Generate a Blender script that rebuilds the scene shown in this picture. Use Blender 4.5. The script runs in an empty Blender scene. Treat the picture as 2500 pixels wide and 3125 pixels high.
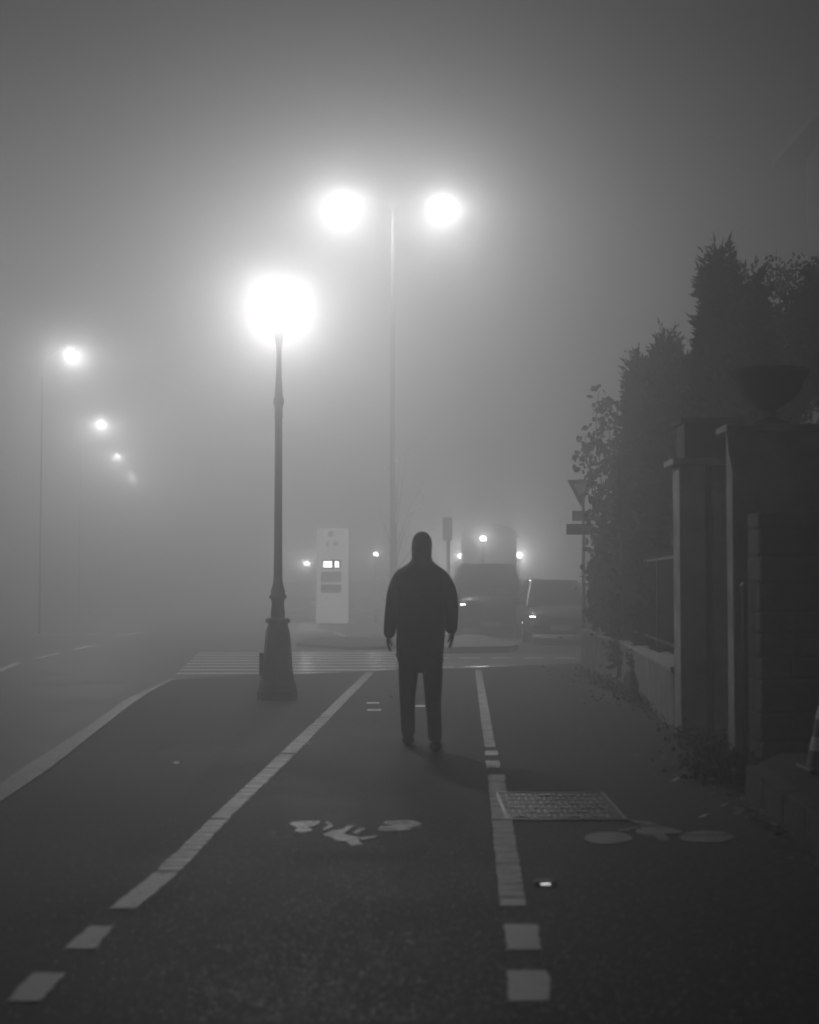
import bpy, bmesh, math, random
import numpy as np
from mathutils import Vector, Matrix
random.seed(7)
rng = np.random.default_rng(7)
R = math.radians
S = bpy.context.scene

# ------------------------------------------------------------------ camera
F = 4600.0; CH = 1.4; HY = 1775.0
PITCH = math.atan((HY - 1562.5) / F)
cd = bpy.data.cameras.new('camera'); cam = bpy.data.objects.new('camera', cd)
S.collection.objects.link(cam); S.camera = cam
cam.location = (0, 0, CH); cam.rotation_euler = (math.pi/2 + PITCH, 0, 0)
cd.sensor_fit = 'HORIZONTAL'; cd.sensor_width = 24.0; cd.lens = F/2500*24
cd.clip_start = 0.1; cd.clip_end = 1000
cd.dof.use_dof = True; cd.dof.focus_distance = 30.0; cd.dof.aperture_fstop = 1.9

# ------------------------------------------------------------------ world (night sky)
W = bpy.data.worlds.new('World'); S.world = W; W.use_nodes = True
nt = W.node_tree; nt.nodes.clear()
out = nt.nodes.new('ShaderNodeOutputWorld'); bg = nt.nodes.new('ShaderNodeBackground')
sky = nt.nodes.new('ShaderNodeTexSky'); sky.sky_type = 'NISHITA'; sky.sun_disc = False
sky.sun_elevation = R(-4); sky.sun_rotation = R(200)
bw = nt.nodes.new('ShaderNodeRGBToBW')
gl_ = nt.nodes.new('ShaderNodeMath'); gl_.operation = 'ADD'; gl_.inputs[1].default_value = .04   # city skyglow over the night sky
nt.links.new(sky.outputs[0], bw.inputs[0]); nt.links.new(bw.outputs[0], gl_.inputs[0]); nt.links.new(gl_.outputs[0], bg.inputs[0]); nt.links.new(bg.outputs[0], out.inputs[0])
bg.inputs[1].default_value = 0.10

S.view_settings.view_transform = 'Standard'; S.view_settings.look = 'None'
S.view_settings.exposure = 0.0; S.view_settings.gamma = 1.0
S.render.engine = 'CYCLES'
cy = S.cycles
cy.use_denoising = True
cy.max_bounces = 8; cy.diffuse_bounces = 2; cy.glossy_bounces = 2; cy.transmission_bounces = 4
cy.transparent_max_bounces = 12; cy.volume_bounces = 1
cy.sample_clamp_indirect = 4.0; cy.caustics_reflective = False; cy.caustics_refractive = False
LAMP_K = 12.0          # master level of the street lighting

# ------------------------------------------------------------------ projection helpers (photo pixel -> world)
def ray(px, py):
    x = (px-1250)/F; y = (1562.5-py)/F
    c, s = math.cos(PITCH), math.sin(PITCH)
    return Vector((x, c - y*s, s + y*c))
def G(px, py, z=0.0):
    d = ray(px, py); t = (z-CH)/d.z
    return Vector((d.x*t, d.y*t, z))
def A(px, py, Y):
    d = ray(px, py); t = Y/d.y
    return Vector((d.x*t, Y, CH + d.z*t))

# ------------------------------------------------------------------ materials (all grey: the picture is monochrome)
MATS = {}
def mat(name, v, rough=0.8, var=0.25, scale=6.0, bump=0.0, bscale=40.0, metal=0.0, spec=0.5):
    m = bpy.data.materials.new(name); m.use_nodes = True; n = m.node_tree; b = n.nodes['Principled BSDF']
    b.inputs['Roughness'].default_value = rough; b.inputs['Metallic'].default_value = metal
    b.inputs['Specular IOR Level'].default_value = spec
    tc = n.nodes.new('ShaderNodeTexCoord'); no = n.nodes.new('ShaderNodeTexNoise')
    no.inputs['Scale'].default_value = scale; no.inputs['Detail'].default_value = 6
    n.links.new(tc.outputs['Object'], no.inputs['Vector'])
    cr = n.nodes.new('ShaderNodeValToRGB')
    lo, hi = v*(1-var), min(1, v*(1+var))
    cr.color_ramp.elements[0].position = .3; cr.color_ramp.elements[1].position = .7
    cr.color_ramp.elements[0].color = (lo, lo, lo, 1); cr.color_ramp.elements[1].color = (hi, hi, hi, 1)
    n.links.new(no.outputs['Fac'], cr.inputs[0]); n.links.new(cr.outputs[0], b.inputs['Base Color'])
    if bump:
        n2 = n.nodes.new('ShaderNodeTexNoise'); n2.inputs['Scale'].default_value = bscale; n2.inputs['Detail'].default_value = 5
        n.links.new(tc.outputs['Object'], n2.inputs['Vector'])
        bp = n.nodes.new('ShaderNodeBump'); bp.inputs['Strength'].default_value = bump; bp.inputs['Distance'].default_value = .02
        n.links.new(n2.outputs['Fac'], bp.inputs['Height']); n.links.new(bp.outputs[0], b.inputs['Normal'])
    MATS[name] = m
    return m
def asphalt(name, lo, hi, rough=.55, pale_speck=.12):
    m = bpy.data.materials.new(name); m.use_nodes = True; n = m.node_tree; b = n.nodes['Principled BSDF']; L = n.links; b.inputs['Specular IOR Level'].default_value = .3
    tc = n.nodes.new('ShaderNodeTexCoord')
    a = n.nodes.new('ShaderNodeTexNoise'); a.inputs['Scale'].default_value = .6; a.inputs['Detail'].default_value = 8; a.inputs['Roughness'].default_value = .65
    L.new(tc.outputs['Object'], a.inputs['Vector'])
    cr = n.nodes.new('ShaderNodeValToRGB'); cr.color_ramp.elements[0].position = .35; cr.color_ramp.elements[1].position = .68
    cr.color_ramp.elements[0].color = (lo, lo, lo, 1); cr.color_ramp.elements[1].color = (hi, hi, hi, 1)
    L.new(a.outputs['Fac'], cr.inputs[0])
    v = n.nodes.new('ShaderNodeTexVoronoi'); v.inputs['Scale'].default_value = 90
    L.new(tc.outputs['Object'], v.inputs['Vector'])
    c2 = n.nodes.new('ShaderNodeValToRGB'); c2.color_ramp.elements[0].position = .55; c2.color_ramp.elements[1].position = .95
    c2.color_ramp.elements[0].color = (0, 0, 0, 1); c2.color_ramp.elements[1].color = (pale_speck, pale_speck, pale_speck, 1)
    sep = n.nodes.new('ShaderNodeSeparateColor'); L.new(v.outputs['Color'], sep.inputs[0]); L.new(sep.outputs[0], c2.inputs[0])
    ad = n.nodes.new('ShaderNodeMix'); ad.data_type = 'RGBA'; ad.blend_type = 'ADD'; ad.inputs[0].default_value = 1
    L.new(cr.outputs[0], ad.inputs[6]); L.new(c2.outputs[0], ad.inputs[7]); L.new(ad.outputs[2], b.inputs['Base Color'])
    rr = n.nodes.new('ShaderNodeMapRange'); rr.inputs[3].default_value = rough-.12; rr.inputs[4].default_value = rough+.15
    L.new(a.outputs['Fac'], rr.inputs[0]); L.new(rr.outputs[0], b.inputs['Roughness'])
    bp = n.nodes.new('ShaderNodeBump'); bp.inputs['Strength'].default_value = .35; bp.inputs['Distance'].default_value = .004
    L.new(v.outputs['Distance'], bp.inputs['Height']); L.new(bp.outputs[0], b.inputs['Normal'])
    MATS[name] = m; return m
def paint(name, v, wear=.45, scale=9, ax=1.0, ay=1.0, under=.03, rough=.5):
    m = bpy.data.materials.new(name); m.use_nodes = True; n = m.node_tree; b = n.nodes['Principled BSDF']; L = n.links
    b.inputs['Roughness'].default_value = rough
    tc = n.nodes.new('ShaderNodeTexCoord'); mp = n.nodes.new('ShaderNodeMapping'); mp.inputs['Scale'].default_value = (ax, ay, 1)
    L.new(tc.outputs['Object'], mp.inputs[0])
    a = n.nodes.new('ShaderNodeTexNoise'); a.inputs['Scale'].default_value = scale; a.inputs['Detail'].default_value = 9; a.inputs['Roughness'].default_value = .7
    L.new(mp.outputs[0], a.inputs['Vector'])
    cr = n.nodes.new('ShaderNodeValToRGB'); e = cr.color_ramp.elements
    e[0].position = max(0, wear-.05); e[1].position = min(1, wear+.04)
    e[0].color = (under,)*3+(1,); e[1].color = (v, v, v, 1)
    L.new(a.outputs['Fac'], cr.inputs[0]); L.new(cr.outputs[0], b.inputs['Base Color'])
    MATS[name] = m; return m
def emis(name, v, strength, clear=0.0):
    m = bpy.data.materials.new(name); m.use_nodes = True; n = m.node_tree; n.nodes.clear()
    o = n.nodes.new('ShaderNodeOutputMaterial'); e = n.nodes.new('ShaderNodeEmission')
    e.inputs[0].default_value = (v, v, v, 1); e.inputs[1].default_value = strength
    if clear:
        t = n.nodes.new('ShaderNodeBsdfTransparent'); mx = n.nodes.new('ShaderNodeMixShader'); mx.inputs[0].default_value = 1-clear
        n.links.new(t.outputs[0], mx.inputs[1]); n.links.new(e.outputs[0], mx.inputs[2]); n.links.new(mx.outputs[0], o.inputs[0])
    else: n.links.new(e.outputs[0], o.inputs[0])
    MATS[name] = m; return m

ASPH = asphalt('pavement_asphalt', .002, .026, .70, .09)
ROAD = asphalt('road_asphalt', .025, .055, .5, .05)
mat('kerb_stone', .36, .5, .3, 5, .4, 60)
paint('white_paint', .85, .36, 8)
paint('worn_paint', .72, .52, 5, .5, 4.0)
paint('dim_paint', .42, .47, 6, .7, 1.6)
paint('symbol_paint', .85, .49, 6)
paint('zebra_paint', .9, .28, 3, rough=.28)
mat('iron', .035, .45, .3, 12, .15, 60, .3)
mat('pole_paint', .14, .8, .2, 8)
mat('galvanised', .35, .45, .15, 8, 0, 40, .6)
mat('plaster', .40, .9, .5, 2.2, .9, 22)
mat('low_wall_plaster', .22, .9, .4, 3, .5, 25)
mat('stone_cap', .42, .85, .3, 5, .6, 30)
mat('terracotta', .04, .85, .4, 8, .4, 40)
mat('dark_stone', .10, .9, .5, 5, 1.0, 12)
mat('bark', .06, .9, .4, 10, .8, 30)
mat('needles', .022, .7, .5, 3)
mat('leaf', .05, .8, .5, 4)
mat('lamplit_leaf', .7, .45, .4, 4)  # pale tone paints lamplight onto the far tree's leaves
mat('fallen_leaf', .22, .5, .6, 5)
mat('soil', .04, .95, .4, 4, .8, 20)
mat('coat', .030, .75, .4, 7, 1.0, 9)
mat('trouser', .024, .8, .4, 7, 1.0, 9)
mat('skin', .35, .55, .1, 10)
mat('shoe', .02, .4, .2, 10)
mat('hair', .03, .6, .3, 40)
mat('car_dark', .04, .25, .1, 2, 0, 40, .3)
mat('car_grey', .25, .28, .08, 2, 0, 40, .4)
mat('glass_dark', .12, .06, .1, 2, 0, 40, 0, .8)  # base grey lifted to stand in for fog reflected in the glass
mat('chrome', .75, .15, .05, 2, 0, 40, 1.0)
mat('rubber', .02, .8, .2, 10)
mat('plastic_black', .025, .5, .2, 10)
mat('sign_white', .6, .5, .15, 6)
mat('sign_dark', .05, .5, .2, 6)
mat('totem_white', .65, .4, .05, 3)
mat('cone_dark', .06, .5, .2, 6)
mat('cone_white', .85, .4, .15, 6)
mat('roof_tile', .10, .9, .4, 6, .6, 15)
mat('house_wall', .07, .9, .2, 1.5, .3, 20)
mat('pale_speck', .85, .4, .5, 9, 0, 40, 0, .8)  # pale colour of the flakes that imitate glints on the near asphalt
mat('iron_grate', .3, .35, .5, 14, .3, 50, .7)
emis('lamp_glass', 1, 12.0, .75)
emis('lamp_lens', 1, 150.0, .6)
emis('small_lamp', 1, 30.0, .6)
emis('led', 1, 3.0)
emis('parking_light', 1, 28.0)
emis('lit_cabinet', 1, 1.1)
emis('display', 1, 25.0)

# ------------------------------------------------------------------ mesh helpers
class MB:
    def __init__(s): s.v = []; s.f = []
    def add(s, vs, fs):
        k = len(s.v); s.v += [tuple(p) for p in vs]; s.f += [tuple(i+k for i in q) for q in fs]; return s
    def box(s, x0, x1, y0, y1, z0, z1):
        vs = [(x, y, z) for z in (z0, z1) for y in (y0, y1) for x in (x0, x1)]
        return s.add(vs, [(0,2,3,1),(4,5,7,6),(0,1,5,4),(2,6,7,3),(0,4,6,2),(1,3,7,5)])
    def bar(s, a, b, w, h=None):
        a, b = Vector(a), Vector(b); h = h or w; d = (b-a).normalized()
        u = d.cross(Vector((0,0,1)))
        if u.length < 1e-3: u = Vector((1,0,0))
        u.normalize(); t = u.cross(d)
        vs = [p + u*w/2*i + t*h/2*j for p in (a, b) for i, j in ((-1,-1),(1,-1),(1,1),(-1,1))]
        return s.add(vs, [(3,2,1,0),(4,5,6,7),(0,1,5,4),(1,2,6,5),(2,3,7,6),(3,0,4,7)])
    def tube(s, pts, rad, n=10):
        pts = [Vector(p) for p in pts]; rad = rad if isinstance(rad, (list, tuple)) else [rad]*len(pts)
        k = len(s.v)
        for i, p in enumerate(pts):
            d = (pts[min(i+1, len(pts)-1)] - pts[max(i-1, 0)]).normalized()
            u = d.cross(Vector((0,1,0)) if abs(d.y) < .9 else Vector((1,0,0))).normalized(); w = d.cross(u)
            s.v += [tuple(p + (u*math.cos(2*math.pi*j/n) + w*math.sin(2*math.pi*j/n))*rad[i]) for j in range(n)]
        for i in range(len(pts)-1):
            for j in range(n):
                s.f.append((k+i*n+j, k+i*n+(j+1)%n, k+(i+1)*n+(j+1)%n, k+(i+1)*n+j))
        s.f.append(tuple(k+j for j in range(n))[::-1]); s.f.append(tuple(k+(len(pts)-1)*n+j for j in range(n)))
        return s
    def lathe(s, cx, cy, prof, n=24, flute=0.0):
        k = len(s.v); m = len(prof)
        for r, z in prof:
            for j in range(n):
                a = 2*math.pi*j/n; rr = r*(1+flute*(-1)**j)
                s.v.append((cx+rr*math.cos(a), cy+rr*math.sin(a), z))
        for i in range(m-1):
            for j in range(n):
                s.f.append((k+i*n+j, k+i*n+(j+1)%n, k+(i+1)*n+(j+1)%n, k+(i+1)*n+j))
        s.f.append(tuple(k+j for j in range(n))[::-1]); s.f.append(tuple(k+(m-1)*n+j for j in range(n)))
        return s
    def ball(s, c, r, n=14, sq=1.0):
        prof = [(max(1e-4, r*math.sin(math.pi*i/n)), c[2]-r*sq*math.cos(math.pi*i/n)) for i in range(n+1)]
        return s.lathe(c[0], c[1], prof, n*2)
    def sheet(s, pts): # flat polygon
        return s.add(pts, [tuple(range(len(pts)))])
    def slab(s, pts, th): # polygon extruded downward by th
        n = len(pts); vs = [tuple(p) for p in pts] + [(p[0], p[1], p[2]-th) for p in pts]
        return s.add(vs, [tuple(range(n)), tuple(range(n, 2*n))[::-1]] + [(i, n+i, n+(i+1)%n, (i+1)%n) for i in range(n)])
    def plate(s, pts, d): # polygon extruded along vector d
        d = Vector(d); n = len(pts); vs = [tuple(p) for p in pts] + [tuple(Vector(p)+d) for p in pts]
        return s.add(vs, [tuple(range(n)), tuple(range(n, 2*n))[::-1]] + [(i, n+i, n+(i+1)%n, (i+1)%n) for i in range(n)])
    def build(s, name, m, parent=None, smooth=False, bevel=0, subd=0, fix=True):
        o0 = Vector((0,0,0)); p = parent
        while p is not None: o0 += p.location; p = p.parent
        me = bpy.data.meshes.new(name)
        me.from_pydata([tuple(Vector(v)-o0) for v in s.v], [], s.f)
        if fix:
            bm = bmesh.new(); bm.from_mesh(me); bmesh.ops.recalc_face_normals(bm, faces=bm.faces); bm.to_mesh(me); bm.free()
        me.materials.append(MATS[m] if isinstance(m, str) else m)
        if smooth: me.polygons.foreach_set('use_smooth', [True]*len(me.polygons))
        o = bpy.data.objects.new(name, me); S.collection.objects.link(o); o.parent = parent
        if bevel:
            b = o.modifiers.new('bevel', 'BEVEL'); b.width = bevel; b.segments = 2; b.limit_method = 'ANGLE'
        if subd:
            b = o.modifiers.new('subd', 'SUBSURF'); b.levels = subd; b.render_levels = subd
        return o
def tag(o, label=None, cat=None, group=None, kind=None):
    if label: o['label'] = label
    if cat: o['category'] = cat
    if group: o['group'] = group
    if kind: o['kind'] = kind
    return o
def empty(name, loc, label, cat, group=None):
    o = bpy.data.objects.new(name, None); S.collection.objects.link(o); o.location = loc; o.empty_display_size = .2
    return tag(o, label, cat, group)
def copy_tree(o, parent=None):
    c = o.copy(); S.collection.objects.link(c); c.parent = parent
    for ch in list(o.children): copy_tree(ch, c)
    return c
def smooth(o): o.data.polygons.foreach_set('use_smooth', [True]*len(o.data.polygons)); return o
def point(name, loc, watts, r, parent):
    l = bpy.data.lights.new(name, 'POINT'); l.energy = watts*LAMP_K; l.shadow_soft_size = r
    o = bpy.data.objects.new(name, l); S.collection.objects.link(o)
    o0 = Vector((0,0,0)); p = parent
    while p is not None: o0 += p.location; p = p.parent
    o.parent = parent; o.location = Vector(loc)-o0
    return o

# ------------------------------------------------------------------ ground, road, pavement, markings
ZR = -0.10
g = MB(); g.sheet([(-160,-20,ZR),(160,-20,ZR),(160,230,ZR),(-160,230,ZR)])
tag(g.build('road', ROAD), kind='structure')
# pavement outline: kerb curve on the left, front edge at the crossing, right side under the gardens
kin = [G(x, y) for x, y in ((0,2452),(151,2350),(301,2230),(392,2158),(460,2112),(527,2076))]
kout = [G(x, y) for x, y in ((0,2380),(75,2327),(151,2282),(264,2211),(377,2131),(460,2092),(515,2068))]
near_in = kin[0] + (kin[0]-kin[1]).normalized()*9; near_out = kout[0] + (kout[0]-kout[1]).normalized()*9
front = [G(x, y) for x, y in ((527,2072),(760,2060),(1050,2052),(1200,2044),(1340,2042),(1770,2024))]
pv = [near_in] + kin + front[1:] + [Vector((12, front[-1].y+.4, 0)), Vector((12, -6, 0)), Vector((near_in.x, -6, 0))]
g = MB(); g.slab(pv[::-1], .35); tag(g.build('pavement', ASPH), kind='structure')
kerbpoly = [near_in] + kin + kout[::-1] + [near_out]
def lerp_list(a, n):
    L = [0]
    for i in range(1, len(a)): L.append(L[-1] + (a[i]-a[i-1]).length)
    o = []
    for k in range(n+1):
        t = L[-1]*k/n; i = max(j for j in range(len(L)) if L[j] <= t+1e-9); i = min(i, len(a)-2)
        o.append(a[i].lerp(a[i+1], (t-L[i])/(L[i+1]-L[i])))
    return o
NK = 34
ki = lerp_list([near_in]+kin, NK); ko = lerp_list([near_out]+kout, NK)
kerb = empty('kerb', kin[0], None, None); tag(kerb, kind='structure')
inn, outr = MB(), MB()
for i in range(NK):
    a0, a1, b0, b1 = ki[i].lerp(ki[i+1], .006), ki[i].lerp(ki[i+1], .994), ko[i].lerp(ko[i+1], .006), ko[i].lerp(ko[i+1], .994)
    up = Vector((0,0,.012)); m0, m1 = a0.lerp(b0, .49), a1.lerp(b1, .49); n0, n1 = a0.lerp(b0, .56), a1.lerp(b1, .56)
    inn.slab([a0+up, m0+up, m1+up, a1+up], .3)
    dn = Vector((0,0,-.028)); outr.slab([n0+dn, b0+dn, b1+dn, n1+dn], .3)
inn.build('kerb_stones', 'kerb_stone', kerb); outr.build('gutter_stones', 'kerb_stone', kerb)

ZP = .004
def mark(name, polys, m, z=ZP, label=None):
    o = MB()
    for p in polys:
        q = [G(x, y, z) for x, y in p]; e_ = []
        for a, b in zip(q, q[1:]+q[:1]):
            k = max(1, int((b-a).length/.05)); d_ = (b-a).normalized(); n_ = Vector((-d_.y, d_.x, 0)); am = min(.006, (b-a).length*.04)
            e_.append(a)
            for i in range(1, k): e_.append(a.lerp(b, i/k) + n_*random.uniform(-am, am))
        o.slab(e_, .0035)
    return tag(o.build(name, m), kind='structure')
mark('lane_marking', [[(19,3054),(121,3054),(200,2969),(105,2967)], [(197,2894),(290,2894),(348,2826),(275,2825)],
      [(333,2772),(413,2772),(546,2662),(471,2662)],
      [(1547,2961),(1665,2961),(1681,2989),(1674,3053),(1556,3055)], [(1539,2820),(1639,2820),(1653,2897),(1545,2898)],
      [(1525,2763),(1606,2763),(1603,2740),(1524,2740)],
      [(1482,2321),(1524,2321),(1527,2342),(1484,2342)], [(1480,2291),(1519,2291),(1521,2305),(1482,2305)]], 'white_paint')
mark('worn_lane_marking', [[(475,2658),(549,2658),(697,2500),(640,2500)], [(642,2497),(700,2497),(900,2302),(853,2302)],
      [(855,2299),(902,2299),(1010,2190),(972,2190)], [(974,2188),(1011,2188),(1142,2052),(1117,2052)]], 'worn_paint')
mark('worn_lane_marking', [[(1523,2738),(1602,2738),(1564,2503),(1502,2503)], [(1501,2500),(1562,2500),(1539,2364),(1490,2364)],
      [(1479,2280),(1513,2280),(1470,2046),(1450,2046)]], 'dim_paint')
mark('small_paint_dash', [[(1120,2143),(1158,2143),(1158,2147),(1120,2147)], [(1121,2164),(1163,2164),(1163,2169),(1121,2169)],
      [(1268,2152),(1296,2152),(1296,2157),(1268,2157)]], 'white_paint')
# bicycle symbols
def ell(cx, cy, rx, ry, n=22, a0=0): return [(cx+rx*math.cos(2*math.pi*k/n+a0), cy+ry*math.sin(2*math.pi*k/n+a0)) for k in range(n)]
mark('bicycle_symbol', [[(882,2513),(905,2506),(978,2505),(974,2513),(955,2522),(940,2524),(956,2534),(925,2541),(896,2536),(908,2528),(893,2519)],
      [(1152,2530),(1162,2521),(1192,2520),(1170,2514),(1174,2507),(1215,2503),(1262,2504),(1288,2513),(1272,2524),(1240,2534),(1195,2536),(1160,2535)],
      [(995,2508),(1008,2510),(1017,2522),(992,2533),(984,2530),(1000,2522)],
      [(984,2548),(1010,2535),(1045,2531),(1060,2518),(1085,2520),(1060,2536),(1050,2545),(1100,2556),(1094,2566),(1108,2576),(1070,2581),(1056,2568),(1030,2566),(1012,2555)],
      [(1078,2541),(1100,2527),(1116,2527),(1104,2536),(1088,2545)], [(1100,2556),(1152,2548),(1152,2554),(1105,2563)]], 'symbol_paint')
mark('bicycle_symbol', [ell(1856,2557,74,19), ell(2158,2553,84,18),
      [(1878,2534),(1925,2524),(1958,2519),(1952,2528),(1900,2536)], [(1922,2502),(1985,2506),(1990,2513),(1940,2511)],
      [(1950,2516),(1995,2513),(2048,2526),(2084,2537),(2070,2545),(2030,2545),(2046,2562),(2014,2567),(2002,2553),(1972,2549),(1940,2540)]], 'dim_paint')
# zebra crossing over the side road
zx = MB()
for k in range(8):
    y0 = 24.45 + k*1.0; xl = -3.78 - .09*k; sk = .012
    if k == 0: xr, yb = -1.0, y0+.3
    else: xr, yb = -.26, y0
    pts = [(xl, y0, ZR+.006), (xr, yb if k == 0 else y0, ZR+.006), (xr, y0+.5, ZR+.006), (xl-.05, y0+.5, ZR+.006)]
    zx.slab(pts, .004)
tag(zx.build('zebra_crossing', 'zebra_paint'), kind='structure')
cx_ = MB()
for k in range(9):
    x0 = .35 + k*.62
    for y0 in (26.4, 29.4): cx_.slab([(x0, y0, ZR+.006), (x0+.42, y0, ZR+.006), (x0+.42, y0+.45, ZR+.006), (x0, y0+.45, ZR+.006)], .004)
tag(cx_.build('cycle_crossing_marking', 'zebra_paint'), kind='structure')
ap = MB().slab([(-.1,25.2,ZR+.002),(4.6,25.6,ZR+.002),(4.8,31.6,ZR+.002),(.1,31.2,ZR+.002)], .002)
tag(ap.build('crossing_surface', mat('pale_asphalt', .16, .55, .3, 2)), kind='structure')
def rline(pts, w):
    o = MB(); q = [G(x, y, ZR+.006) for x, y in pts]
    for a, b in zip(q, q[1:]):
        d = (b-a).normalized(); n = Vector((-d.y, d.x, 0))*w/2; o.slab([a-n, b-n, b+n, a+n], .004)
    return o
tag(rline([(-40,2062),(55,2022)], .12).build('road_line', 'zebra_paint'), kind='structure')
tag(rline([(112,2009),(180,1993)], .12).build('road_line', 'zebra_paint'), kind='structure')
tag(rline([(225,1982),(285,1970)], .12).build('road_line', 'zebra_paint'), kind='structure')
tag(rline([(90,1938),(310,1934)], .3).build('road_line', 'zebra_paint'), kind='structure')
tag(rline([(-30,1914),(35,1910)], .4).build('road_line', 'zebra_paint'), kind='structure')
tag(rline([(365,1939),(440,1929)], .2).build('road_line', 'zebra_paint'), kind='structure')
tag(rline([(1022,1931),(1058,1943)], .18).build('road_line', 'zebra_paint'), kind='structure')
tag(rline([(1648,1973),(1722,1973)], .22).build('road_line', 'zebra_paint'), kind='structure')
tag(rline([(1752,1973),(1800,1973)], .22).build('road_line', 'zebra_paint'), kind='structure')
tag(rline([(1575,1955),(1602,1957)], .2).build('road_line', 'zebra_paint'), kind='structure')
ZI = .03
isl = MB().slab([G(x, y, ZI) for x, y in ((1330,1976),(1345,1950),(1415,1936),(1467,1937),(1523,1950),(1570,1957),(1582,1966),(1560,1972))][::-1], .14)
tag(isl.build('traffic_island', 'kerb_stone'), kind='structure')
isl = MB().slab([G(x, y, ZI-.06) for x, y in ((905,1962),(930,1950),(1040,1942),(1190,1946),(1230,1960),(1200,1972),(1060,1974))][::-1], .1)
tag(isl.build('traffic_island', ASPH), kind='structure')

# flat pale flakes standing in for lamp glints on the wet asphalt
N = 7000; me_v = []; me_f = []
for i in range(N):
    py = 2480 + 640*random.random()**.8; px = random.gauss(1250, 700)
    p = G(px, py, .0); r = random.uniform(.0016, .0042) * (1.5 if random.random() < .05 else 1.15)
    k = len(me_v); ang = random.random()*6.28; tx, ty = random.gauss(0, .08), random.gauss(0, .08)
    for a in range(5):
        ox, oy = r*math.cos(ang+a*1.257), r*math.sin(ang+a*1.257); me_v.append((p.x+ox, p.y+oy, .0032+ox*tx+oy*ty))
    me_f.append((k, k+1, k+2, k+3, k+4))
gr = MB(); gr.v = me_v; gr.f = me_f
tag(gr.build('glint_flakes', 'pale_speck', fix=False), 'lamp glints on the near asphalt, put in as pale flat flakes', 'glint_flakes', kind='stuff')

# ------------------------------------------------------------------ drain grate and road stud
gp = [G(1545,2505), G(1918,2505), G(1872,2421), G(1540,2421)]
gt = empty('drain_grate', gp[0], 'rectangular iron drain grate with pale rim in the pavement', 'drain grate')
x0, x1, y0, y1 = gp[0].x, gp[1].x, gp[0].y, gp[2].y
fr = MB()
for a in ((x0, x1, y0, y0+.02), (x0, x1, y1-.02, y1), (x0, x0+.018, y0+.021, y1-.021), (x1-.018, x1, y0+.021, y1-.021)):
    fr.box(a[0], a[1], a[2], a[3], .0005, .009)
fr.build('frame', 'iron_grate', gt)
gb = MB().box(x0+.019, x1-.019, y0+.021, y1-.021, .0005, .003); gb.build('pit', 'plastic_black', gt)
br = MB(); nx, ny = 16, 6
for i in range(nx):
    for j in range(ny):
        cx = x0+.04+(x1-x0-.08)*(i+.5)/nx; cyy = y0+.05+(y1-y0-.1)*(j+.5)/ny
        w, h = (.006, .075) if (i//2+j) % 2 else (.016, .03)
        br.box(cx-w, cx+w, cyy-h, cyy+h, .0031, .008+random.random()*.003)
br.build('grille', 'iron_grate', gt)
sp = G(1665, 2706); st = empty('road_stud', sp, 'small lit road stud with a row of four white dots in the dark asphalt', 'road stud')
MB().slab([(sp.x-.05, sp.y, .022), (sp.x+.05, sp.y, .022), (sp.x+.04, sp.y+.09, .022), (sp.x-.04, sp.y+.09, .022)], .022).build('housing', 'plastic_black', st, bevel=.004)
for k in range(4): MB().ball((sp.x-.017+.0115*k, sp.y-.003, .012), .0034, 6).build('light_dot', 'led', st)

# ------------------------------------------------------------------ cast-iron lamp post
Yl = G(847, 2135).y; K = F/Yl; bx = G(847, 2135).x
def lz(y): return CH + (HY-y)/K
lamp = empty('street_lamp', (bx, Yl, 0), 'ornate cast iron lamp post with stepped base and single glowing globe', 'street lamp')
base = [(62,2137),(62,2108),(58,2100),(56,2086),(50,2074),(46,2040),(43,2000),(40,1960),(36,1925),(31,1908),(30,1902),(38,1899),(38,1889),(34,1886),(21,1884)]
MB().lathe(bx, Yl, [(r/K, max(0, lz(y))) for r, y in base], 8).build('base', 'iron', lamp, bevel=.006)
MB().lathe(bx, Yl, [(r/K, lz(y)) for r, y in ((21,1884),(22,1872),(19,1850),(20,1830),(27,1824),(27,1818),(21,1812),(22,1802),(19,1795),(15,1780),(13,1760))], 16).build('collar', 'iron', lamp, smooth=True)
MB().lathe(bx, Yl, [(r/K, lz(y)) for r, y in ((13,1760),(12.3,1700),(11.3,1500),(10.8,1300),(11,1278))], 16, .03).build('shaft', 'iron', lamp)
MB().lathe(bx, Yl, [(r/K, lz(y)) for r, y in ((11,1278),(12.5,1272),(12,1250),(12.5,1240),(16,1228),(16,1216),(12,1205),(11,1180),(9,1150),(8,1110),(8,1060),(10,1045),(14,1020),(17,1008),(17,1002))], 16).build('capital', 'iron', lamp, smooth=True)
gz = lz(945)
gl = MB().ball((bx, Yl, gz), .215, 12).build('globe', 'lamp_glass', lamp, smooth=True)
MB().lathe(bx, Yl, [(.09, gz+.20), (.08, gz+.215), (.05, gz+.235), (.03, gz+.26), (.015, gz+.33)], 16).build('finial', 'iron', lamp, smooth=True)
MB().box(bx-.215, bx-.16, Yl-.06, Yl+.06, lz(2060), lz(1990)).build('access_hatch', 'iron', lamp, bevel=.006)
point('globe_light', (bx, Yl, gz), 49, .19, lamp)

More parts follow.
